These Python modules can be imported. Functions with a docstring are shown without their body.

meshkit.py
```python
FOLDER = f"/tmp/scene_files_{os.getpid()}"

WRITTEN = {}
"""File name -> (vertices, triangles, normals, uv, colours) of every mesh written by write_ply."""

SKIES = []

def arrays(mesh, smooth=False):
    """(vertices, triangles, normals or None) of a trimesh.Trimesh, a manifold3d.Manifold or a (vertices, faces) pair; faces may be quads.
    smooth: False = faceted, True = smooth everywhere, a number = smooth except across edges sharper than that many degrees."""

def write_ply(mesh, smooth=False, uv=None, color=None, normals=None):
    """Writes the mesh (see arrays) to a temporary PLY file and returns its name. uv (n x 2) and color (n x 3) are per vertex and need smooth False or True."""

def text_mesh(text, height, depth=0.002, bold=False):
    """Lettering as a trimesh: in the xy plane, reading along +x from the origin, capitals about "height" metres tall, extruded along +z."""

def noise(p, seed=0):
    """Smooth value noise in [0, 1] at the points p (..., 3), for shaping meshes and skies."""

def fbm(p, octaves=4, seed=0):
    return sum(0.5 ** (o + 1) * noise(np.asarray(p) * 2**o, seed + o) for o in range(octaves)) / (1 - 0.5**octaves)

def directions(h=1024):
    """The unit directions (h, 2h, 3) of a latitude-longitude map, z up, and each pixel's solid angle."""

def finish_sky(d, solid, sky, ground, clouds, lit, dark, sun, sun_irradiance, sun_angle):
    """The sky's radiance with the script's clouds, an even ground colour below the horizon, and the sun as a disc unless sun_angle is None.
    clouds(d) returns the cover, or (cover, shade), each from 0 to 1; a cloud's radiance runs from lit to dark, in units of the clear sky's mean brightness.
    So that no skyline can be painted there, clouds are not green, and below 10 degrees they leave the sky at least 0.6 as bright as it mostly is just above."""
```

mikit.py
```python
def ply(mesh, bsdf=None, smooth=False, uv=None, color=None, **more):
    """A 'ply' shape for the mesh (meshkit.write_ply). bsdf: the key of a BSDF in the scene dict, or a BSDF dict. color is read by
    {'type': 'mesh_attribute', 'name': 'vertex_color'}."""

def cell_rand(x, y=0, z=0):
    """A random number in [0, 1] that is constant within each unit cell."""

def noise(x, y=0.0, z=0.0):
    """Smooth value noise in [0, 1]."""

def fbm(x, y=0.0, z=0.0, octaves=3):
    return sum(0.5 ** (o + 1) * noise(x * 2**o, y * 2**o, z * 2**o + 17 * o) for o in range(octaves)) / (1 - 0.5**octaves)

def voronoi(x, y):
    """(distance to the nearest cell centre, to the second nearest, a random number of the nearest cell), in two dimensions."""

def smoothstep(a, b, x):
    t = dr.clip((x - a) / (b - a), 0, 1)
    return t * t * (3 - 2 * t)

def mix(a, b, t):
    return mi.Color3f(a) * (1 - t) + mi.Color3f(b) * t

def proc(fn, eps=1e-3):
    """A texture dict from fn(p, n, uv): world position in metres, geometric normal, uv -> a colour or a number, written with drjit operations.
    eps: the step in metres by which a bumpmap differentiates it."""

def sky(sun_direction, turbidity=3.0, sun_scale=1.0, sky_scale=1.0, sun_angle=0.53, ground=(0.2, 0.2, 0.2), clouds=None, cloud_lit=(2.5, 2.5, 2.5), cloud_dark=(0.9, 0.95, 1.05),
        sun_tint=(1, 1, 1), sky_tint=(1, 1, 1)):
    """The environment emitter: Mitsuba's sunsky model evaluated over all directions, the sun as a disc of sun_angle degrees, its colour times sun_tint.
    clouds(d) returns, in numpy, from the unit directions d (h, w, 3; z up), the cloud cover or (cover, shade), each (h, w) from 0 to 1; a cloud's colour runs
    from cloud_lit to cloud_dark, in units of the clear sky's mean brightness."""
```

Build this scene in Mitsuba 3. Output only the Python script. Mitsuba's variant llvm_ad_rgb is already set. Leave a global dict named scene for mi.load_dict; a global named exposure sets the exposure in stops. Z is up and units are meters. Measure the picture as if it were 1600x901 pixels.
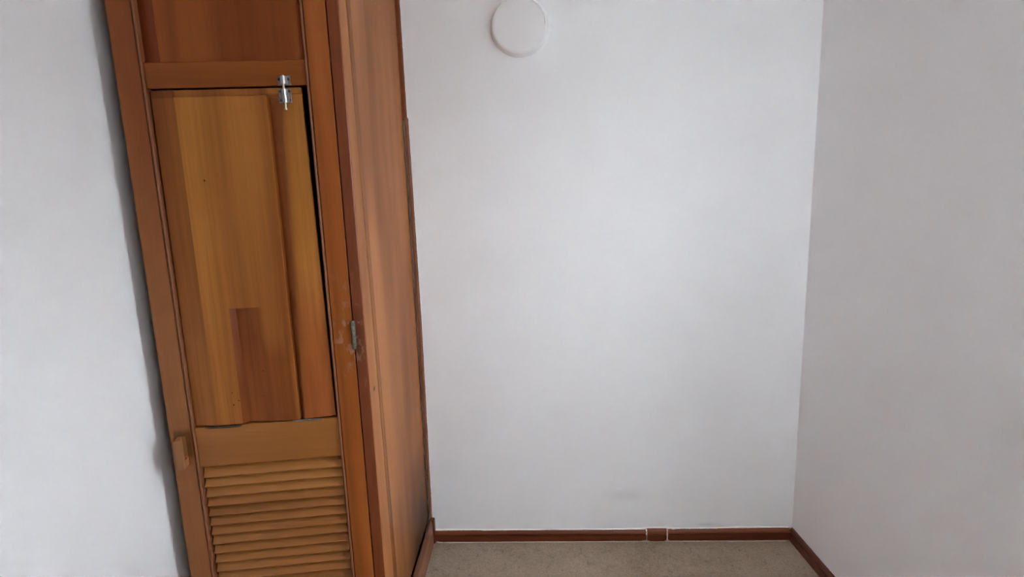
import math
import numpy as np, trimesh, mitsuba as mi, drjit as dr
import mikit, meshkit
from mikit import proc, noise, fbm, smoothstep, mix, cell_rand
T = mi.ScalarTransform4f
scene, labels = {}, {}
rng = np.random.default_rng(7)

# ---------------------------------------------------------------- camera, sky, exposure
F_PX, W_PX, H_PX = 1040.0, 1600.0, 901.0
fwd = np.array([-0.0482, 0.9770, -0.2079]); fwd /= np.linalg.norm(fwd)
up = -np.array([-0.0234, -0.2092, -0.9776])
CAM = np.array([0.0, 0.0, 1.5])
scene['camera'] = {'type': 'perspective', 'fov': math.degrees(2 * math.atan(W_PX / 2 / F_PX)), 'fov_axis': 'x',
                   'near_clip': 0.05, 'far_clip': 200.0,
                   'to_world': T().look_at(origin=CAM.tolist(), target=(CAM + fwd).tolist(), up=up.tolist())}
exposure = 7.75


def overcast(d):
    n = meshkit.fbm(d * np.array([2.2, 2.2, 4.0]), 4, 3)
    e = np.clip(d[..., 2], 0, 1)                            # an overcast sky: about three times brighter overhead than at the horizon
    return 0.96 + 0.04 * n, np.clip(1.0 - e * 1.25 + 0.25 * (n - 0.5), 0, 1)


scene['sky'] = mikit.sky([0.5, -0.6, 0.62], turbidity=5.0, sun_scale=0.0, sky_scale=1.0, ground=(0.33, 0.32, 0.30), clouds=overcast,
                         cloud_lit=(1.22, 1.37, 1.53), cloud_dark=(0.76, 0.84, 0.91))


# ---------------------------------------------------------------- materials
def wood(name, dark, mid, light, axis='z', rough=0.36, seed=0, across=42.0, along=1.3, figure=0.5, spec=0.3, extra=None):
    """A varnished board: growth lines along the axis, slow bands of tone, a few specks."""
    def fn(p, n, uv):
        a = p.x * 0.99 + p.y * 0.84 + seed * 3.7
        if axis == 'z':
            u, v = a, p.z
        elif axis == 'y':
            u, v = p.z * 1.0 + p.x * 0.5 + seed, p.y
        else:
            u, v = p.z + p.y * 0.3 + seed, p.x
        warp = fbm(u * 5.0, v * 1.1, seed, octaves=2)
        line = fbm(u * across + warp * 3.0, v * along, seed + 3.0, octaves=3)
        band = fbm(u * 11.0 + warp * 1.5, v * 0.9 + 4.0, seed + 9.0, octaves=2)
        fine = noise(u * 620.0, v * 9.0, seed)
        t = dr.clip(0.5 + (band - 0.5) * 1.5 * figure * 2 + (line - 0.5) * 1.1 * figure, 0, 1)
        c = dr.select(t < 0.5, mi.Color3f(1), mi.Color3f(1))
        lo, hi = mix(dark, mid, dr.clip(t * 2, 0, 1)), mix(mid, light, dr.clip(t * 2 - 1, 0, 1))
        c = lo * dr.select(t < 0.5, mi.Float(1), mi.Float(0)) + hi * dr.select(t < 0.5, mi.Float(0), mi.Float(1))
        c = c * (0.93 + 0.13 * fine)
        if extra is not None:
            c = extra(c, p, n)
        return c
    scene[name] = {'type': 'twosided', 'bsdf': {'type': 'principled', 'base_color': proc(fn), 'roughness': rough, 'specular': spec}}


def lin(r, g, b):
    f = lambda c: ((c / 255 + 0.055) / 1.055) ** 2.4 if c > 10 else c / 255 / 12.92
    return (f(r), f(g), f(b))


ANG = math.radians(9.2)
P0 = np.array([-0.494, 1.64, 0.0])                          # the door's pivot line
DD = np.array([-math.cos(ANG), -math.sin(ANG), 0.0])        # along the door, from the hinges
DN = np.array([math.sin(ANG), -math.cos(ANG), 0.0])         # out of the door's face


def door_s(p):
    return (p.x - P0[0]) * DD[0] + (p.y - P0[1]) * DD[1]


def hatch_stain_shade(c, p, n):
    """Redder stain, worm holes, scuffs; shade of left bevel, hollow and slot as colour."""
    s = door_s(p)
    m = smoothstep(0.3640, 0.3660, s)
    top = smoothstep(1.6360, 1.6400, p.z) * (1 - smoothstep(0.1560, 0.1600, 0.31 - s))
    low = smoothstep(1.32, 0.92, p.z + 0.10 * (fbm(s * 40.0, p.z * 3.0, 5.0, octaves=2) - 0.5))
    c = c * (1 - m) + c * (mi.Color3f(0.71, 0.60, 0.64) * (1 - low) + mi.Color3f(0.83, 0.77, 0.88) * low) * m  # shade of the left bevel, mixed into its colour
    c = c * (1 - low * (1 - m)) + c * mi.Color3f(0.93, 0.87, 0.92) * low * (1 - m)
    streak = smoothstep(0.50, 0.74, fbm(s * 95.0, p.z * 2.6, 8.0, octaves=3))
    c = c * (1 - streak * (0.08 + 0.08 * low) * mi.Color3f(0.8, 1.05, 1.1))
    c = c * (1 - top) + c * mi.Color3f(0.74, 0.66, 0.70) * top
    rim = (1 - smoothstep(0.168, 0.186, s)) * smoothstep(0.1570, 0.1580, s)
    c = c * (1 - rim) + c * mi.Color3f(0.84, 0.74, 0.74) * rim
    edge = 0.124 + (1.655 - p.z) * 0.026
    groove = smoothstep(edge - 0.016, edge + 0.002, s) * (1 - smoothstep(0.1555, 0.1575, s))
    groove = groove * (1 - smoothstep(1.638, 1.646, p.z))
    c = c * (1 - groove) + c * mi.Color3f(0.56, 0.42, 0.40) * groove  # shade inside the hollow, painted into the wood
    right = 1 - smoothstep(edge - 0.012, edge - 0.002, s)
    red = right * (1 - smoothstep(0.98, 1.30, p.z))
    c = c * (1 - red) + c * mi.Color3f(0.84, 0.66, 0.76) * red
    gold = right * smoothstep(1.15, 1.35, p.z)
    c = c * (1 - gold) + c * mi.Color3f(0.86, 0.82, 0.58) * gold
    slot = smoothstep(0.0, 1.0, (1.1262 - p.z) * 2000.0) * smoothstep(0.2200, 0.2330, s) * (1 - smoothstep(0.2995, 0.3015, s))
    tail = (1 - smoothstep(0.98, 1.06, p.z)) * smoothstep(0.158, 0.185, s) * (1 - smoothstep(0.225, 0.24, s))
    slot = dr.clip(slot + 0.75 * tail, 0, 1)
    c = c * (1 - slot) + c * mi.Color3f(0.74, 0.56, 0.46) * slot  # shade of the slot floor, painted as a darker tone
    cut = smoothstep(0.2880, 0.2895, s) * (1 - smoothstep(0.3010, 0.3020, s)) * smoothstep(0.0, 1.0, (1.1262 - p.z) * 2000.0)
    c = c * (1 - cut) + c * mi.Color3f(0.72, 0.60, 0.40) * cut  # slot wall toned darker
    spot = mi.Float(0)
    for hs, hz, r in ((0.320, 1.445, 0.0022), (0.3185, 0.905, 0.0014), (0.318, 0.872, 0.0018), (0.304, 0.883, 0.0016), (0.237, 0.957, 0.0013), (0.245, 0.89, 0.001)):
        spot = dr.maximum(spot, 1 - smoothstep(r * 0.7, r * 1.3, dr.sqrt(dr.square(s - hs) + dr.square(p.z - hz))))
    return c * (1 - 0.85 * spot)


def skirting_tone(c, p, n):
    """The top moulding is paler, the foot darker."""
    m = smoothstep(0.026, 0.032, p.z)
    return c * (mi.Color3f(0.72, 0.66, 0.62) * (1 - m) + mi.Color3f(1.08, 1.12, 1.2) * m)  # darker foot, paler top


def panel_bevel_shade(c, p, n):
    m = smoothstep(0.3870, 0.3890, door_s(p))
    return c * (1 - m) + c * mi.Color3f(0.66, 0.52, 0.58) * m  # bevel facing away from the window: its shade is put into the colour


def stile_tone(c, p, n):
    m = smoothstep(1.75, 0.95, p.z + 0.12 * (noise(p.x * 30.0, p.z * 2.0) - 0.5)) * (door_wood_side(p))  # left stile turns paler lower down
    s = door_s(p)                                           # darker patch beside the finger pull
    darkening = smoothstep(0.430, 0.440, s) * (1 - smoothstep(0.474, 0.482, s)) * smoothstep(0.728, 0.745, p.z) * (1 - smoothstep(0.803, 0.822, p.z))
    c = c * (1 - 0.48 * darkening)
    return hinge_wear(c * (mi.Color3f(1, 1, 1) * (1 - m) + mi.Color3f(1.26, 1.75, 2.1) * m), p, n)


def door_wood_side(p):
    return smoothstep(0.40, 0.43, door_s(p))


def hinge_wear(c, p, n):
    """Rubbed pale varnish and grime round the butt hinge."""
    d2 = dr.square((p.x + 0.505) * 22) + dr.square((p.z - 1.045) * 8)
    m = dr.exp(-d2) * smoothstep(0.56, 0.74, fbm(p.x * 95, p.y * 95, p.z * 42, octaves=3))
    g = dr.exp(-(dr.square((p.x + 0.490) * 60) + dr.square((p.z - 1.03) * 16)))
    c = c * (1 - 0.45 * g)
    return c * (1 - 0.55 * m) + mi.Color3f(0.34, 0.20, 0.13) * 0.55 * m


def panel_wear_shade(c, p, n):
    """Patchy worn varnish; low down, stain and a dim reflection painted darker."""
    m = smoothstep(0.45, 0.75, fbm(p.y * 4.5, p.z * 1.3, 2.0, octaves=3))
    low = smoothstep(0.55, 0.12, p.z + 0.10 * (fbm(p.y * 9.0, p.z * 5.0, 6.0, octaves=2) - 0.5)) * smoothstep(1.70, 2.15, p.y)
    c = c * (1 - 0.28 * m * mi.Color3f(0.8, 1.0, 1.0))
    knot = dr.sqrt(dr.square((p.y - 1.681) / 0.0075) + dr.square((p.z - 0.876) / 0.0062))
    return c * (1 - 0.85 * low) * (1 - 0.65 * (1 - smoothstep(0.6, 1.3, knot)))  # low darkening mixes stain with a painted dim reflection


wood('wood_stile', (0.146, 0.037, 0.009), (0.197, 0.051, 0.012), (0.244, 0.069, 0.017), seed=1, figure=0.35, extra=stile_tone)
wood('wood_stile_gold', (0.180, 0.043, 0.009), (0.242, 0.061, 0.011), (0.296, 0.082, 0.018), seed=5, figure=0.55, extra=hinge_wear)
wood('wood_red', (0.132, 0.029, 0.009), (0.171, 0.040, 0.011), (0.210, 0.052, 0.014), seed=2, figure=0.35, extra=hinge_wear)
wood('wood_bead', (0.155, 0.056, 0.024), (0.20, 0.074, 0.033), (0.24, 0.092, 0.042), seed=3, figure=0.3, rough=0.45, spec=0.25)
wood('wood_rail', (0.169, 0.040, 0.006), (0.228, 0.059, 0.008), (0.278, 0.077, 0.011), axis='x', seed=4, figure=0.4, across=30)
wood('wood_rail_low', (0.198, 0.065, 0.017), (0.267, 0.096, 0.022), (0.325, 0.125, 0.032), axis='x', seed=24, figure=0.4, across=30)
wood('wood_pull', (0.21, 0.085, 0.030), (0.28, 0.120, 0.046), (0.34, 0.155, 0.062), seed=34, figure=0.4)
wood('wood_slat', (0.209, 0.072, 0.018), (0.269, 0.100, 0.026), (0.317, 0.125, 0.033), axis='x', seed=14, figure=0.5, across=30)
wood('wood_hatch', (0.250, 0.083, 0.019), (0.328, 0.122, 0.026), (0.398, 0.153, 0.033), seed=6, figure=0.5, rough=0.42, spec=0.2, extra=hatch_stain_shade)
wood('wood_panel', (0.146, 0.031, 0.004), (0.199, 0.045, 0.007), (0.243, 0.060, 0.009), seed=7, figure=0.6, extra=panel_bevel_shade)
wood('wood_side', (0.264, 0.095, 0.029), (0.326, 0.123, 0.041), (0.373, 0.146, 0.051), seed=8, figure=0.5, across=30, rough=0.5, spec=0.2, extra=panel_wear_shade)
wood('wood_orange', (0.133, 0.038, 0.007), (0.194, 0.059, 0.012), (0.266, 0.087, 0.019), seed=9, figure=0.6, rough=0.4, spec=0.2)
wood('wood_skirting', (0.094, 0.023, 0.009), (0.151, 0.040, 0.015), (0.199, 0.060, 0.023), axis='x', seed=10, figure=0.5, rough=0.45, extra=skirting_tone)
wood('wood_skirting_deep', (0.068, 0.019, 0.010), (0.100, 0.032, 0.017), (0.136, 0.049, 0.028), axis='y', seed=11, figure=0.6, rough=0.4)
wood('wood_strip', (0.12, 0.040, 0.018), (0.17, 0.060, 0.028), (0.21, 0.080, 0.040), seed=41, figure=0.5, rough=0.5, spec=0.25)
wood('wood_worn', (0.115, 0.037, 0.019), (0.169, 0.062, 0.032), (0.230, 0.096, 0.054), axis='y', seed=21, figure=0.6, rough=0.4)
scene['inside_shade'] = {'type': 'twosided', 'bsdf': {'type': 'diffuse', 'reflectance': {'type': 'rgb', 'value': [0.05, 0.03, 0.02]}}}  # near-black colour stands in for shade inside the wardrobe


def plaster(p, n, uv):
    m = fbm(p.x * 2.3 + p.y * 1.7, p.z * 2.1, 1.0, octaves=3)
    g = noise(p.x * 150 + p.y * 150, p.z * 150, 2.0)
    c = mi.Color3f(0.785, 0.785, 0.795) * (0.975 + 0.04 * m) * (0.992 + 0.016 * g)
    smudge = mi.Float(0)
    for x, z, rx, rz, k in ((0.295, 0.187, 0.075, 0.022, 0.10), (0.60, 0.063, 0.035, 0.006, 0.16), (-0.40, 0.35, 0.05, 0.30, 0.03), (0.045, 1.886, 0.006, 0.009, 0.07)):
        d2 = dr.square((p.x - x) / rx) + dr.square((p.z - z) / rz)
        smudge = dr.maximum(smudge, k * dr.exp(-d2) * smoothstep(2.30, 2.33, p.y))
    return c * (1 - smudge * (0.6 + 0.8 * m))


def plaster_bump(p, n, uv):
    return fbm(p.x * 70 + p.y * 70, p.z * 70, 3.0, octaves=2)


scene['wall_paint'] = {'type': 'twosided', 'bsdf': {'type': 'bumpmap', 'bump_texture': proc(plaster_bump, eps=2e-3), 'scale': 0.0005,
                       'bsdf': {'type': 'principled', 'base_color': proc(plaster), 'roughness': 0.62, 'specular': 0.35}}}
scene['ceiling_paint'] = {'type': 'twosided', 'bsdf': {'type': 'diffuse', 'reflectance': {'type': 'rgb', 'value': [0.80, 0.79, 0.78]}}}
scene['white_paint'] = {'type': 'twosided', 'bsdf': {'type': 'principled', 'base_color': {'type': 'rgb', 'value': [0.78, 0.78, 0.77]}, 'roughness': 0.4}}
scene['white_plastic'] = {'type': 'twosided', 'bsdf': {'type': 'principled', 'base_color': {'type': 'rgb', 'value': [0.73, 0.72, 0.725]}, 'roughness': 0.35, 'specular': 0.5}}
scene['white_diffuser'] = {'type': 'twosided', 'bsdf': {'type': 'principled', 'base_color': {'type': 'rgb', 'value': [0.74, 0.73, 0.735]}, 'roughness': 0.45, 'specular': 0.5}}
scene['caulk_paint'] = {'type': 'twosided', 'bsdf': {'type': 'diffuse', 'reflectance': {'type': 'rgb', 'value': [0.80, 0.78, 0.76]}}}
scene['smear_paint'] = {'type': 'twosided', 'bsdf': {'type': 'diffuse', 'reflectance': {'type': 'rgb', 'value': [0.42, 0.36, 0.29]}}}


def carpet(p, n, uv):
    blotch = fbm(p.x * 3.2, p.y * 3.2, 4.0, octaves=3)
    mid = fbm(p.x * 26, p.y * 26, 1.0, octaves=2)
    tuft = noise(p.x * 240, p.y * 240, 2.0)
    fine = noise(p.x * 620, p.y * 620, 5.0)
    t = dr.clip(0.5 + 0.9 * (blotch - 0.5) + 0.35 * (mid - 0.5) + 0.55 * (tuft - 0.5) + 0.35 * (fine - 0.5), 0, 1)
    c = mix((0.25, 0.188, 0.133), (0.41, 0.325, 0.247), t)
    return c * (1 - 0.22 * smoothstep(0.82, 0.95, noise(p.x * 95, p.y * 95, 9.0)))


def carpet_bump(p, n, uv):
    return 0.6 * noise(p.x * 240, p.y * 240, 2.0) + 0.4 * noise(p.x * 120, p.y * 120, 7.0)


scene['carpet'] = {'type': 'twosided', 'bsdf': {'type': 'bumpmap', 'bump_texture': proc(carpet_bump, eps=8e-4), 'scale': 0.003,
                   'bsdf': {'type': 'principled', 'base_color': proc(carpet), 'roughness': 0.95, 'specular': 0.1, 'sheen': 0.3}}}


def steel(p, n, uv):
    return mi.Color3f(0.40, 0.395, 0.39) * (0.75 + 0.4 * noise(p.x * 300, p.y * 300, p.z * 300))


scene['chrome'] = {'type': 'twosided', 'bsdf': {'type': 'principled', 'base_color': proc(steel), 'metallic': 1.0, 'roughness': 0.28}}
scene['brass_rod'] = {'type': 'twosided', 'bsdf': {'type': 'principled', 'base_color': {'type': 'rgb', 'value': [0.34, 0.28, 0.20]}, 'metallic': 1.0, 'roughness': 0.3}}
scene['rusty_metal'] = {'type': 'twosided', 'bsdf': {'type': 'principled', 'base_color': {'type': 'rgb', 'value': [0.055, 0.040, 0.030]}, 'metallic': 0.2, 'roughness': 0.6, 'specular': 0.2}}
scene['dark_screw'] = {'type': 'twosided', 'bsdf': {'type': 'principled', 'base_color': {'type': 'rgb', 'value': [0.06, 0.055, 0.05]}, 'metallic': 0.6, 'roughness': 0.45}}


def old_metal(p, n, uv):
    t = fbm(p.x * 260, p.y * 260, p.z * 260, octaves=2)
    return mix((0.08, 0.07, 0.05), (0.25, 0.235, 0.185), t)


scene['tarnished_metal'] = {'type': 'twosided', 'bsdf': {'type': 'principled', 'base_color': proc(old_metal), 'metallic': 0.7, 'roughness': 0.45}}


# ---------------------------------------------------------------- helpers
def numbered(key):
    if key not in scene and key not in labels and not any(k.startswith(key + '__') for k in scene):
        return key
    i = 1
    while f'{key}_{i:03d}' in scene:
        i += 1
    return f'{key}_{i:03d}'


def add(key, mesh, mat, smooth=False, label=None, cat=None, kind=None, group=None):
    key = numbered(key)
    scene[key] = mikit.ply(mesh, mat, smooth=smooth)
    tag(key, label, cat, kind, group)
    return key


def tag(key, label=None, cat=None, kind=None, group=None):
    d = {k: v for k, v in (('label', label), ('category', cat), ('kind', kind), ('group', group)) if v}
    if d:
        labels[key] = d


def block(lo, hi, bevel=0.001):
    """A box with its twelve edges chamfered."""
    lo, hi = np.minimum(lo, hi).astype(float), np.maximum(lo, hi).astype(float)
    b = min(bevel, 0.45 * float((hi - lo).min()))
    pts = []
    for sx in (0, 1):
        for sy in (0, 1):
            for sz in (0, 1):
                c = np.where([sx, sy, sz], hi, lo); sg = np.where([sx, sy, sz], -1, 1) * b
                for k in range(3):
                    q = c + sg; q[k] = c[k]; pts.append(q)
    return trimesh.convex.convex_hull(np.array(pts))


def hull(points):
    return trimesh.convex.convex_hull(np.array(points, float))


def move(mesh, M):
    mesh = mesh.copy(); mesh.apply_transform(M); return mesh


DOOR = np.eye(4); DOOR[:3, 0], DOOR[:3, 1], DOOR[:3, 2], DOOR[:3, 3] = DD, DN, [0, 0, 1], P0      # (s, off, z) -> world
RW0 = np.array([0.922, 2.333, 0.0])
RWD = np.array([0.1110, -0.9938, 0.0])                      # along the right wall towards the viewer
RWN = np.array([-0.9938, -0.1110, 0.0])                     # into the room
RIGHT = np.eye(4); RIGHT[:3, 0], RIGHT[:3, 1], RIGHT[:3, 3] = RWD, RWN, RW0                       # (t, in, z) -> world (mirrored frames are fixed below)


def on_door(mesh):
    return move(mesh, DOOR)


def on_right(mesh):
    m = move(mesh, RIGHT)
    if np.linalg.det(RIGHT[:3, :3]) < 0 and m.volume < 0:
        m.invert()
    return m


def dblock(s0, s1, o0, o1, z0, z1, bevel=0.001):
    return on_door(block([s0, o0, z0], [s1, o1, z1], bevel))


def extrude(profile, axis_lo, axis_hi, order):
    """A closed 2-D profile swept along one axis. order: which coordinates the profile's two numbers and the sweep fill."""
    from shapely.geometry import Polygon
    m = trimesh.creation.extrude_polygon(Polygon(profile), axis_hi - axis_lo, engine='earcut')
    v = np.array(m.vertices); v[:, 2] += axis_lo
    out = np.zeros_like(v)
    for k, c in enumerate(order):
        out[:, c] = v[:, k]
    m = trimesh.Trimesh(out, m.faces, process=False)
    if m.volume < 0:
        m.invert()
    return m


def cyl(radius, p, q, sections=24):
    return trimesh.creation.cylinder(radius=radius, segment=[p, q], sections=sections)


def lathe(profile, sections=96):
    return trimesh.creation.revolve(np.array(profile, float), sections=sections)


# ---------------------------------------------------------------- the room
XL, YB, YF, ZC = -1.018, 2.333, -1.00, 2.42
add('floor', block([-1.25, YF - 0.15, -0.12], [1.6, YB + 0.15, 0.0], 0.0005), 'carpet', label='beige low-pile carpet floor', kind='structure')
add('ceiling', block([-1.25, YF - 0.15, ZC], [1.6, YB + 0.15, ZC + 0.12], 0.0005), 'ceiling_paint', label='white ceiling', kind='structure')
add('wall_back', block([-1.25, YB, 0.0], [1.25, YB + 0.12, ZC], 0.0005), 'wall_paint', label='plain white painted back wall', kind='structure')
add('wall_left', block([XL - 0.12, YF, 0.0], [XL, YB, ZC], 0.0005), 'wall_paint', label='white left wall beside the wardrobe door', kind='structure')
TL = 3.37
WT0, WT1, WZ0, WZ1 = 1.06, 1.54, 0.90, 1.80                 # the window's opening in the right wall
rw = [block([a, -0.14, c], [b, 0.0, d], 0.0) for a, b, c, d in ((-0.05, WT0, 0, ZC), (WT1, TL, 0, ZC), (WT0, WT1, 0, WZ0), (WT0, WT1, WZ1, ZC))]
import manifold3d as m3
def rect(lo, hi):
    return m3.Manifold.cube((np.array(hi) - np.array(lo)).tolist()).translate(list(map(float, lo)))
rwm = (rect([-0.02, -0.14, 0], [TL, 0, ZC]) - rect([WT0, -0.2, WZ0], [WT1, 0.1, WZ1])).to_mesh()
add('wall_right', on_right(trimesh.Trimesh(rwm.vert_properties[:, :3], rwm.tri_verts, process=False)), 'wall_paint', label='white right wall', kind='structure')
FX0, FX1, FZ0, FZ1 = 0.52, 1.27, 1.16, 2.39                 # the second window, in the wall behind the viewer
fw = (rect([-1.25, YF - 0.12, 0], [1.6, YF, ZC]) - rect([FX0, YF - 0.2, FZ0], [FX1, YF + 0.1, FZ1])).to_mesh()
add('wall_front', trimesh.Trimesh(fw.vert_properties[:, :3], fw.tri_verts, process=False), 'wall_paint', label='white wall behind the viewer', kind='structure')
add('sky_blocker', block([-1.3, YF - 3.0, 2.40], [3.5, YF - 0.13, 2.50], 0.002), 'white_paint', label='unseen slab added outside the rear window to cut high sky light', kind='structure')  # added out of view to keep high sky off the lower walls
labels['added_door_1'] = {'label': 'unseen brown door added behind the viewer to cut bounce light', 'kind': 'structure'}  # added out of view; dark wood reduces bounce onto the left wall
add('added_door_1__leaf', block([-0.86, YF + 0.001, 0.012], [-0.06, YF + 0.038, 2.03], 0.002), 'wood_panel')
for a, b, c, d in ((-0.93, -0.865, 0.0, 2.10), (-0.055, 0.01, 0.0, 2.10), (-0.8645, -0.0555, 2.035, 2.10)):
    add('added_door_1__frame', block([a, YF + 0.0005, c], [b, YF + 0.045, d], 0.002), 'wood_rail')
labels['window_2'] = {'label': 'open window in the wall behind the viewer', 'kind': 'structure'}
for a, b, c, d in ((FX0, FX0 + 0.045, FZ0, FZ1), (FX1 - 0.045, FX1, FZ0, FZ1), (FX0 + 0.045, FX1 - 0.045, FZ0, FZ0 + 0.045), (FX0 + 0.045, FX1 - 0.045, FZ1 - 0.045, FZ1)):
    add('window_2__frame', block([a, YF - 0.10, c], [b, YF - 0.05, d], 0.002), 'white_paint')
add('window_2__light_baffle', block([FX0 - 0.035, YF + 0.002, FZ0 - 0.03], [FX0 - 0.005, YF + 0.61, 2.39], 0.002), 'wood_panel', label='unseen wooden leaf added to keep window light off the left wall')  # added out of view to block rear window light from the left wall
# the window, just outside the frame to the right: an open casement
labels['window_1'] = {'label': 'open casement window in the right wall', 'kind': 'structure'}
for a, b, c, d in ((WT0, WT0 + 0.045, WZ0, WZ1), (WT1 - 0.045, WT1, WZ0, WZ1), (WT0 + 0.045, WT1 - 0.045, WZ0, WZ0 + 0.045), (WT0 + 0.045, WT1 - 0.045, WZ1 - 0.045, WZ1)):
    add('window_1__frame', on_right(block([a, -0.11, c], [b, -0.05, d], 0.002)), 'white_paint')
add('window_1__sill', on_right(block([WT0 - 0.04, -0.12, WZ0 - 0.025], [WT1 + 0.04, 0.03, WZ0 - 0.0005], 0.003)), 'white_paint')


# ---------------------------------------------------------------- skirting boards
def skirt_profile(th, h, groove=0.62):
    g = h * groove
    return [(0, 0), (th, 0), (th, g - 0.0035), (th - 0.006, g - 0.001), (th - 0.006, g + 0.003), (th - 0.0015, g + 0.005), (th - 0.003, h - 0.008),
            (th - 0.006, h - 0.002), (th - 0.010, h), (0, h)]


labels['baseboard_back'] = {'label': 'reddish brown wooden skirting along the back wall', 'kind': 'structure'}


def back_board(x0, x1, h0, h1, th=0.013, chips=(), end=0.0):
    """One length of the back skirting; h0 and h1 are its heights at the two ends, chips are bites out of its top edge."""
    n = max(2, int((x1 - x0) / 0.012))
    xs = np.linspace(x0, x1, n + 1)
    base = np.array(skirt_profile(th, 1.0 * h0))
    k = len(base)
    v = []
    for i, x in enumerate(xs):
        t = i / n
        h = h0 + (h1 - h0) * t + 0.0006 * (meshkit.noise(np.array([x * 19, 3.0, 1.0])) - 0.5)
        q = np.array(skirt_profile(th, h))
        for cx, cw, cd in chips:
            q[q[:, 1] > h * 0.8, 1] -= cd * max(0.0, 1 - abs(x - cx) / cw) ** 0.6
        e = min(x - x0, x1 - x)
        if e < end:
            q[:3, 1] += (1 - e / end) * np.array([0, 0.008, 0])
        v += [(x, YB - a, b) for a, b in q]
    f = []
    for i in range(n):
        for j in range(k):
            a, b = i * k + j, i * k + (j + 1) % k
            f += [(a, b, a + k), (b, b + k, a + k)]
    from shapely.geometry import Polygon
    cap = trimesh.creation.triangulate_polygon(Polygon(base), engine='earcut')[1]
    f += [tuple(t) for t in cap] + [tuple(n * k + t[::-1]) for t in cap]
    m = trimesh.Trimesh(np.array(v), np.array(f), process=False)
    m.fix_normals()
    return m


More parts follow.
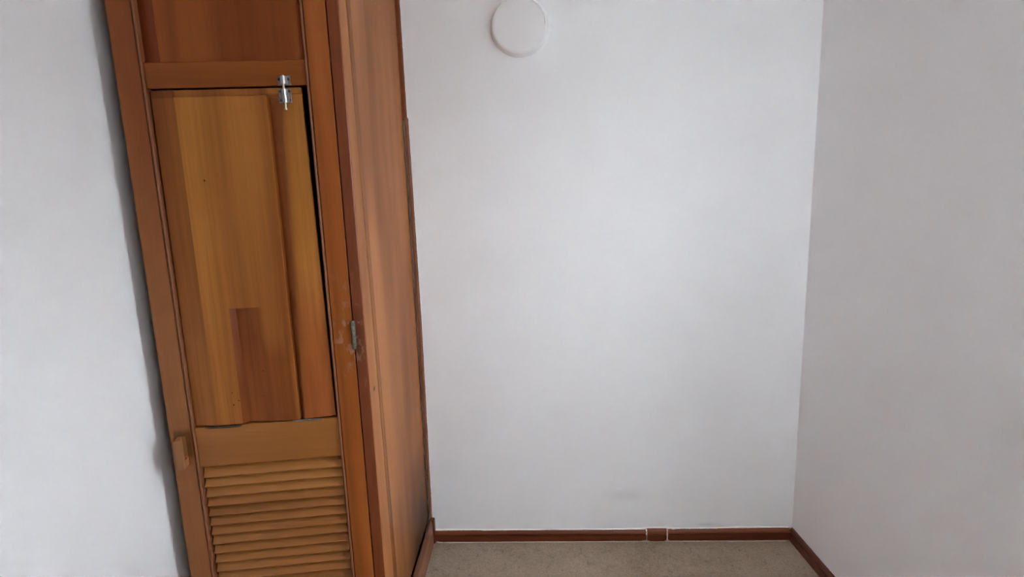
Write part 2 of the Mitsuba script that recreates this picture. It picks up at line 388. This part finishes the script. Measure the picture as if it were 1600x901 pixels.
add('baseboard_back__board', back_board(-0.4465, 0.3703, 0.0462, 0.0455, chips=((-0.245, 0.02, 0.0015),), end=0.03), 'wood_skirting')
add('baseboard_back__board', back_board(0.3733, 0.4472, 0.0505, 0.0500, th=0.0145, end=0.006), 'wood_skirting')
add('baseboard_back__board', back_board(0.4517, 0.9112, 0.0475, 0.0505, chips=((0.478, 0.012, 0.004), (0.61, 0.03, 0.0012)), end=0.004), 'wood_skirting')
for a, b in ((0.3680, 0.3752), (0.4460, 0.4532)):
    add('baseboard_back__filler', block([a, YB - 0.0085, 0.002], [b, YB, 0.046], 0.001), 'caulk_paint', label='white paint filler between two skirting pieces' if a < 0.4 else None)
n = 120
xs = np.linspace(-0.446, 0.9105, n)
cz = np.interp(xs, [-0.446, 0.37, 0.375, 0.447, 0.452, 0.475, 0.485, 0.911], [0.0462, 0.0455, 0.0505, 0.050, 0.0475, 0.0455, 0.0477, 0.0505])
v, f = [], []
for i, (x, z) in enumerate(zip(xs, cz)):
    w = 0.0022 + 0.0016 * meshkit.noise(np.array([x * 23, 1.0, 2.0]))
    for a, b in ((0, -0.001), (-0.0042, -0.001), (-0.0026, w * 0.6), (0, w)):
        v.append((x, YB + a + (0.0004 if a == 0 else 0), z + b))
for i in range(n - 1):
    for j in range(4):
        a, b = i * 4 + j, i * 4 + (j + 1) % 4
        f += [(a, b, a + 4), (b, b + 4, a + 4)]
cm = trimesh.Trimesh(np.array(v), np.array(f), process=False); cm.fix_normals()
add('baseboard_back__caulk', cm, 'caulk_paint', smooth=40, label='thin white bead of paint along the top of the skirting')
v, f = [], []
xs = np.linspace(-0.44, 0.90, 260)
for i, x in enumerate(xs):
    w = 0.0015 + 0.004 * max(0.0, meshkit.fbm(np.array([x * 26, 5.0, 2.0]), 3) - 0.42) * 3 * (1.6 if 0.33 < x < 0.5 else 1.0)
    y = YB - 0.0135
    for a, b in ((0.002, -0.001), (-w, -0.001), (-w * 0.6, 0.0018), (0.002, 0.0026)):
        v.append((x, y + a, b))
for i in range(len(xs) - 1):
    for j in range(4):
        a, b = i * 4 + j, i * 4 + (j + 1) % 4
        f += [(a, b, a + 4), (b, b + 4, a + 4)]
cm = trimesh.Trimesh(np.array(v), np.array(f), process=False); cm.fix_normals()
add('baseboard_back__paint_smear', cm, 'smear_paint', smooth=40, label='pale smeared line where the skirting meets the carpet')

labels['baseboard_right'] = {'label': 'reddish brown wooden skirting along the right wall', 'kind': 'structure'}
rp = skirt_profile(0.013, 0.0505)
m = extrude([(a, b) for a, b in rp], 0.004, 2.6, (1, 2, 0))
add('baseboard_right__board', on_right(m), 'wood_skirting_deep')

# ---------------------------------------------------------------- the white wall light
LC = np.array([-0.0605, YB, 1.8860])
TOW = np.eye(4); TOW[:3, 0], TOW[:3, 1], TOW[:3, 2], TOW[:3, 3] = [1, 0, 0], [0, 0, 1], [0, -1, 0], LC   # lathe axis points into the room
labels['wall_light'] = {'label': 'round white flat wall light mounted high on the white back wall', 'category': 'wall light'}
add('wall_light__housing', move(lathe([(0, 0.0003), (0.0965, 0.0003), (0.0965, 0.003), (0.0895, 0.0340), (0.0885, 0.0362), (0.0868, 0.0372), (0.0848, 0.0374), (0.0838, 0.0366), (0.0836, 0.030), (0, 0.030)]), TOW), 'white_plastic', smooth=25)
add('wall_light__cover', move(lathe([(0, 0.0315), (0.0834, 0.0315), (0.0834, 0.0364), (0.0820, 0.0374), (0.06, 0.0380), (0.03, 0.0384), (0, 0.0385)]), TOW), 'white_diffuser', smooth=25)

# ---------------------------------------------------------------- the wardrobe
labels['wardrobe'] = {'label': 'orange-brown varnished built-in wardrobe in the left corner, its narrow door slightly ajar', 'category': 'wardrobe'}
XS = -0.465                                                 # its right side's plane
YW = 1.64                                                   # its front
# corner post, slightly out of plumb as its groove shows
ZT = 2.415
def post_y(z):
    return 1.7075 + (1.86 - z) * 0.0165
z0, z1 = 0.0, ZT
pm = hull([(x, y, z) for z in (z0, z1) for x, y in ((-0.4925, YW), (-0.4925, post_y(z)), (XS, post_y(z)), (XS - 0.0018, YW), (XS, YW + 0.0018))])
add('wardrobe__corner_post', pm, 'wood_red', label='dark red-brown corner post')
fm = hull([(x, y, z) for z in (0.0, z1) for x, y in ((XS + 0.0003, YW + 0.002), (XS + 0.0003, post_y(z) - 0.0015), (XS - 0.004, YW + 0.002), (XS - 0.004, post_y(z) - 0.0015), (XS + 0.0016, YW + 0.005), (XS + 0.0016, post_y(z) - 0.005))])
add('wardrobe__corner_facing', fm, 'wood_side', label='lighter facing on the side of the corner post')
bm = hull([(x, post_y(z) + 0.004 + a, z) for z in (0.104, z1) for a, x in ((0.001, XS - 0.012), (0.001, XS - 0.006), (0.008, XS - 0.0015), (0.020, XS - 0.0005), (0.036, XS - 0.0008), (0.050, XS - 0.0035), (0.050, XS - 0.012))])
add('wardrobe__side_bead', bm, 'wood_orange', label='glossy orange bead beside the side panel')
add('wardrobe__side_panel', block([XS - 0.022, 1.69, 0.1035], [XS - 0.004, 2.330, ZT], 0.0005), 'wood_side', label='broad plywood side panel')
add('wardrobe__back_strip', hull([(x, y, z) for z in (1.6, ZT) for x, y in ((-0.47, 2.318), (-0.4585, 2.319), (-0.4548, 2.324), (-0.4548, 2.3325), (-0.47, 2.3325))]), 'wood_red')
def strip_x(z):
    return np.interp(z, [0.10, 0.18, 0.75, 0.90, 1.607], [-0.4570, -0.4555, -0.4500, -0.4490, -0.4510])
zz = [0.104, 0.18, 0.75, 0.90, 1.607]
sv, sf = [], []
for z in zz:
    e = strip_x(z)
    sv += [(-0.462, 2.3160, z), (e - 0.004, 2.3160, z), (e - 0.0010, 2.3185, z), (e, 2.322, z), (e, 2.3325, z), (-0.462, 2.3325, z)]
for i in range(len(zz) - 1):
    for j in range(6):
        a, b = i * 6 + j, i * 6 + (j + 1) % 6
        sf += [(a, b, a + 6), (b, b + 6, a + 6)]
for o in (0, (len(zz) - 1) * 6):
    sf += [(o, o + j, o + j + 1) for j in range(1, 5)]
sm = trimesh.Trimesh(np.array(sv), np.array(sf), process=False); sm.fix_normals()
add('wardrobe__cover_strip', sm, 'wood_strip', label='rounded wooden cover strip in the rear corner')
# skirting along the wardrobe's side
bp = [(0, 0), (0.0125, 0), (0.0125, 0.055), (0.0105, 0.058), (0.0105, 0.060), (0.0120, 0.063), (0.0120, 0.086), (0.009, 0.096), (0.006, 0.0995), (0, 0.0995)]
add('wardrobe__skirting', extrude([(XS + 0.001 + a, b) for a, b in bp], YW - 0.004, 2.3105, (0, 2, 1)), 'wood_worn', label='worn wooden skirting along the wardrobe side')
add('wardrobe__skirting_block', block([XS + 0.001, 2.3108, 0.0], [XS + 0.0195, 2.3325, 0.1015], 0.002), 'wood_skirting_deep', label='small upright wooden block at the rear corner')
# carcass parts behind the door
add('wardrobe__base', block([XL + 0.0005, YW + 0.045, 0.0], [XS - 0.023, 2.332, 0.055], 0.001), 'inside_shade')
add('wardrobe__left_jamb', block([XL + 0.0005, YW + 0.004, 0.0], [XL + 0.020, YW + 0.03, ZT], 0.001), 'wood_red')
add('wardrobe__header', block([XL + 0.0205, YW, 2.062], [-0.4930, YW + 0.022, ZT], 0.001), 'wood_rail')
add('wardrobe__shelf', block([XL + 0.0005, YW + 0.12, 1.675], [XS - 0.023, 2.332, 1.695], 0.001), 'inside_shade')
add('wardrobe__back_lining', block([XL + 0.0005, 2.322, 0.056], [XS - 0.023, 2.332, ZT], 0.001), 'inside_shade')  # dark panel added so the gaps in the door stay dark

# --- the door: (s from the hinges, off out of its face, z)
DZ0, DZ1, SW = 0.018, 2.055, 0.4870
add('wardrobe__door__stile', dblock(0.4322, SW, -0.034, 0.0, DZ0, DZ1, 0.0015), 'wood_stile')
add('wardrobe__door__stile', dblock(0.0015, 0.0530, -0.034, 0.0, DZ0, DZ1, 0.0015), 'wood_stile_gold')


def bead_mesh(s0, s1, z0, z1, top=0.0035):
    c = (s0 + s1) / 2; r = (s1 - s0) / 2
    prof = [(s0, -0.030), (s1, -0.030)] + [(c + r * math.cos(t), top - r + r * math.sin(t)) for t in np.linspace(0, math.pi, 9)]
    return on_door(extrude(prof, z0, z1, (0, 1, 2)))


for a, b in ((0.4246, 0.4306), (0.0544, 0.0602)):
    add('wardrobe__door__bead', bead_mesh(a, b, DZ0, DZ1), 'wood_bead', smooth=35)
IL, IR = 0.4246, 0.0602                                     # the inner edges of the frame
add('wardrobe__door__rail', dblock(IR, IL, -0.030, -0.0035, 1.6600, 1.7185, 0.0012), 'wood_rail')
add('wardrobe__door__rail', dblock(IR, IL, -0.030, -0.0035, 0.7045, 0.8140, 0.0012), 'wood_rail_low')
add('wardrobe__door__rail', dblock(IR, IL, -0.030, -0.0035, DZ0, 0.1150, 0.0012), 'wood_rail')
add('wardrobe__door__rail', dblock(IR, IL, -0.030, -0.0035, 1.9950, DZ1, 0.0012), 'wood_rail')


def height_slab(s_left, s_right, z0, z1, fn, ns, nz, back, szs=None):
    """A board whose face is the height field off = fn(s, z); s_left and s_right may vary with z."""
    zs = np.linspace(z0, z1, nz + 1) if szs is None else np.asarray(szs)
    nz = len(zs) - 1
    front = []
    for z in zs:
        a, b = s_left(z), s_right(z)
        for s in ns(a, b):
            front.append((s, fn(s, z), z))
    n1 = len(ns(0.0, 1.0)) if False else len(front) // (nz + 1)
    front = np.array(front); bk = front.copy(); bk[:, 1] = back
    v = np.vstack([front, bk]); N = len(front); f = []
    for i in range(nz):
        for j in range(n1 - 1):
            a = i * n1 + j
            f += [(a, a + 1, a + n1), (a + 1, a + n1 + 1, a + n1)]
            f += [(N + a, N + a + n1, N + a + 1), (N + a + 1, N + a + n1, N + a + n1 + 1)]
    ring = [j for j in range(n1)] + [i * n1 + n1 - 1 for i in range(1, nz + 1)] + [nz * n1 + j for j in range(n1 - 2, -1, -1)] + [i * n1 for i in range(nz - 1, 0, -1)]
    for a, b in zip(ring, ring[1:] + ring[:1]):
        f += [(a, N + a, b), (b, N + a, N + b)]
    m = trimesh.Trimesh(v, np.array(f), process=False)
    m.fix_normals()
    return on_door(m)


def up_field(s, z):
    l = np.clip((s - 0.3885) / (IL - 0.3885), 0, 1)
    r = np.clip((0.0705 - s) / 0.0103, 0, 1)
    return -0.0085 - (0.010 if l > 0 else 0) * l - 0.006 * r


ss = lambda a, b: np.array(sorted(set([a, b, 0.3880, 0.3886] + list(np.linspace(0.3886, IL, 6)) + list(np.linspace(IR, 0.0705, 4)) + list(np.linspace(0.08, 0.38, 10)))))
add('wardrobe__door__upper_panel', height_slab(lambda z: IL, lambda z: IR, 1.7190, 1.9945, up_field, ss, 6, -0.024), 'wood_panel', smooth=20, label='raised upper panel with a darker bevelled left margin')


# --- louvre slats
def slat_mesh(z):
    w, th, tilt = 0.0360, 0.0056, math.radians(46)
    c, s_ = math.cos(tilt), math.sin(tilt)                  # outer edge low, inner edge high
    a = np.array([c, -s_]) * w / 2; b = np.array([s_, c]) * th / 2
    prof = []
    for e, sg in ((1, 1), (-1, -1)):                        # rounded long edges
        for t in np.linspace(-math.pi / 2, math.pi / 2, 5):
            prof.append(e * a * (1 - 0.09) + e * np.array([c, -s_]) * (th / 2) * math.cos(t) + sg * b * math.sin(t) * 1.0)
    prof = [(p[0] - 0.0195, p[1] + z - 0.001) for p in prof]
    pts = [(s, o, zz) for s in (0.0625, 0.4200) for o, zz in prof]
    return on_door(hull(pts))


for i in range(21):
    z = 0.6865 - 0.02795 * i
    if z > 0.13:
        add('wardrobe__door__slat', slat_mesh(z), 'wood_slat', smooth=35)

# --- the hatch set into the door above the middle rail
HL = lambda z: np.interp(z, [0.8175, 1.6560], [0.4228, 0.4195])
HR = lambda z: np.interp(z, [0.8200, 0.98, 1.6555], [0.0662, 0.0680, 0.0755])
zb = lambda s: np.interp(s, [0.06, 0.42], [0.8195, 0.8180])


def hatch_face(s, z):
    o = 0.0015
    if s > 0.3655:                                          # bevelled left margin
        return o - 0.0105 * (s - 0.3655) / 0.056
    if z > 1.6405:                                          # flush top margin
        return o - 0.0030 - 0.003 * (z - 1.6405) / 0.016
    if s < 0.1578:                                          # hollow on the right, open downwards
        edge = 0.124 + (1.655 - z) * 0.026
        depth = 0.013 * min(1.0, (1.6395 - z) / 0.012)
        if s > 0.1530:
            return o - depth * (0.1578 - s) / 0.0048
        if s > edge:
            return o - depth + (depth - 0.002) * ((0.1530 - s) / (0.1530 - edge)) ** 0.8
        return o - 0.002 - 0.0085 * (edge - s) / (edge - 0.063)
    if z < 1.1255 and 0.2000 < s < 0.3012:                  # the slot
        right = 0.2315 - 0.035 * np.clip((1.06 - z) / 0.2, 0, 1)
        dp = 0.0115
        if s > 0.2885:
            return o - dp * (0.3012 - s) / 0.0127
        t = np.clip((0.2885 - s) / (0.2885 - right), 0, 1)
        return o - dp * (1 - t) - (0.003 * (1 - t) if z > 1.0 else 0)
    return o


def hatch_s(a, b):
    inner = [0.3652, 0.3658, 0.3018, 0.3012, 0.2950, 0.2886, 0.2880] + list(np.linspace(0.2000, 0.2840, 18)) + [0.1582, 0.1577, 0.1555, 0.1532, 0.1526] + list(np.linspace(0.118, 0.151, 12)) + list(np.linspace(0.082, 0.114, 7)) + list(np.linspace(0.31, 0.36, 4)) + [0.17, 0.185] + list(np.linspace(0.375, 0.412, 4))
    return np.array(sorted([min(a, b), max(a, b)] + inner))


hz = sorted(set(list(np.linspace(0.8190, 1.1240, 20)) + [1.1253, 1.1257] + list(np.linspace(1.14, 1.62, 26)) + [1.6270, 1.6310, 1.6350, 1.6390, 1.6402, 1.6408, 1.6480, 1.6555]))
add('wardrobe__hatch__panel', height_slab(HL, HR, None, None, hatch_face, hatch_s, None, -0.020, hz), 'wood_hatch', smooth=18)
labels['wardrobe__hatch'] = {'label': 'golden brown bevelled hatch set into the door'}

# its two flap hinges along the bottom edge
for s0, s1, z, mat in ((0.307, 0.398, 0.8140, 'rusty_metal'), (0.100, 0.176, 0.8160, 'chrome')):
    m = [hull([(a, o, b) for o in (-0.0034, -0.0014) for a, b in ((s0 + 0.006, z - 0.0048), (s1 - 0.010, z - 0.0040), (s1, z - 0.0012), (s1, z + 0.0006), (s0, z + 0.0006), (s0, z - 0.0020))])]
    k = 5
    for i in range(k):
        a, b = s0 + 0.012 + (s1 - s0 - 0.024) * i / k, s0 + 0.012 + (s1 - s0 - 0.024) * (i + 0.93) / k
        m.append(cyl(0.0026, [a, 0.0012, z], [b, 0.0012, z], 12))
    h = numbered('wardrobe__flap_hinge')
    if mat == 'chrome':
        h = 'wardrobe__flap_hinge_001'
    add(h + '__leaf', on_door(m[0]), mat)
    for q in m[1:]:
        add(h + '__knuckle', on_door(q), mat, smooth=35)

# barrel bolt across the hatch's top edge
B = 'wardrobe__barrel_bolt'
labels[B] = {'label': 'small chrome barrel bolt holding the top of the hatch'}
SC = 0.1130
add(B + '__keeper', dblock(SC - 0.0155, SC + 0.0145, -0.0036, -0.0018, 1.6602, 1.6830, 0.0006), 'chrome')
add(B + '__plate', dblock(SC - 0.0150, SC + 0.0140, -0.0012, 0.0028, 1.6200, 1.6525, 0.0006), 'chrome')


def half_sleeve(r, z0, z1, o):
    prof = [(SC - r, o - 0.004)] + [(SC - r * math.cos(t), o + r * math.sin(t)) for t in np.linspace(0, math.pi, 13)] + [(SC + r, o - 0.004)]
    return on_door(extrude(prof, z0, z1, (0, 1, 2)))


add(B + '__keeper_loop', half_sleeve(0.0074, 1.6630, 1.6815, 0.0030), 'chrome', smooth=35)
add(B + '__sleeve', half_sleeve(0.0070, 1.6212, 1.6515, 0.0040), 'chrome', smooth=35)
add(B + '__rod', on_door(cyl(0.0032, [SC, 0.0055, 1.6075], [SC, 0.0055, 1.6835], 20)), 'brass_rod', smooth=35)
add(B + '__knob', on_door(cyl(0.0050, [SC, 0.0055, 1.6035], [SC, 0.0055, 1.6080], 20)), 'brass_rod', smooth=35)
add(B + '__lever', on_door(hull([(SC - 0.0045 + a, 0.0036 + b, 1.6490 + c) for a in (0, -0.0018) for b in (0, 0.003) for c in (0, 0.002)] + [(SC - 0.0105 + a, 0.0030 + b, 1.6215 + c) for a in (0, -0.0018) for b in (0, 0.003) for c in (0, 0.002)])), 'chrome')
for s_, z, o in ((SC + 0.0105, 1.6745, -0.0019), (SC - 0.0110, 1.6745, -0.0019), (SC + 0.0102, 1.6465, 0.0027), (SC - 0.0112, 1.6465, 0.0027), (SC + 0.0102, 1.6258, 0.0027), (SC - 0.0118, 1.6258, 0.0027)):
    add(B + '__screw', on_door(trimesh.util.concatenate([cyl(0.0030, [s_, o - 0.001, z], [s_, o + 0.0008, z], 16)])), 'dark_screw', smooth=35)

# butt hinge of the door
hz0, hz1 = 1.0085, 1.0770
Hn = 'wardrobe__door_hinge'
labels[Hn] = {'label': 'tarnished grey butt hinge between door and corner post'}
for i in range(5):
    a, b = hz0 + (hz1 - hz0) * i / 5, hz0 + (hz1 - hz0) * (i + 0.94) / 5
    prof = [(0, a), (0.0042, a), (0.0048, a + 0.0012), (0.0048, b - 0.0012), (0.0042, b), (0, b)]
    m = lathe(prof, 24); m.apply_translation([-0.4942, YW - 0.0035, 0])
    add(Hn + '__knuckle', m, 'tarnished_metal', smooth=35)
m = trimesh.creation.icosphere(subdivisions=3, radius=0.0052); m.apply_scale([1, 1, 0.85]); m.apply_translation([-0.4942, YW - 0.0035, hz0 - 0.0040])
add(Hn + '__pin_tip', m, 'tarnished_metal', smooth=True)
add(Hn + '__leaf', block([-0.4935, YW - 0.0012, hz0], [-0.4885, YW - 0.0002, hz1], 0.0002), 'tarnished_metal')

# wooden pull on the left stile
def dm(lo, hi):
    return rect(lo, hi)
body = m3.Manifold.hull_points(np.array(block([0.4470, -0.0005, 0.7165], [0.4690, 0.0340, 0.7965], 0.002).vertices).tolist())
cut = dm([0.4300, 0.0005, 0.7400], [0.4575, 0.0262, 0.8100])
pull = (body - cut).to_mesh()
add('wardrobe__door_pull', on_door(trimesh.Trimesh(pull.vert_properties[:, :3], pull.tri_verts, process=False)), 'wood_pull', label='small wooden finger pull on the door edge')
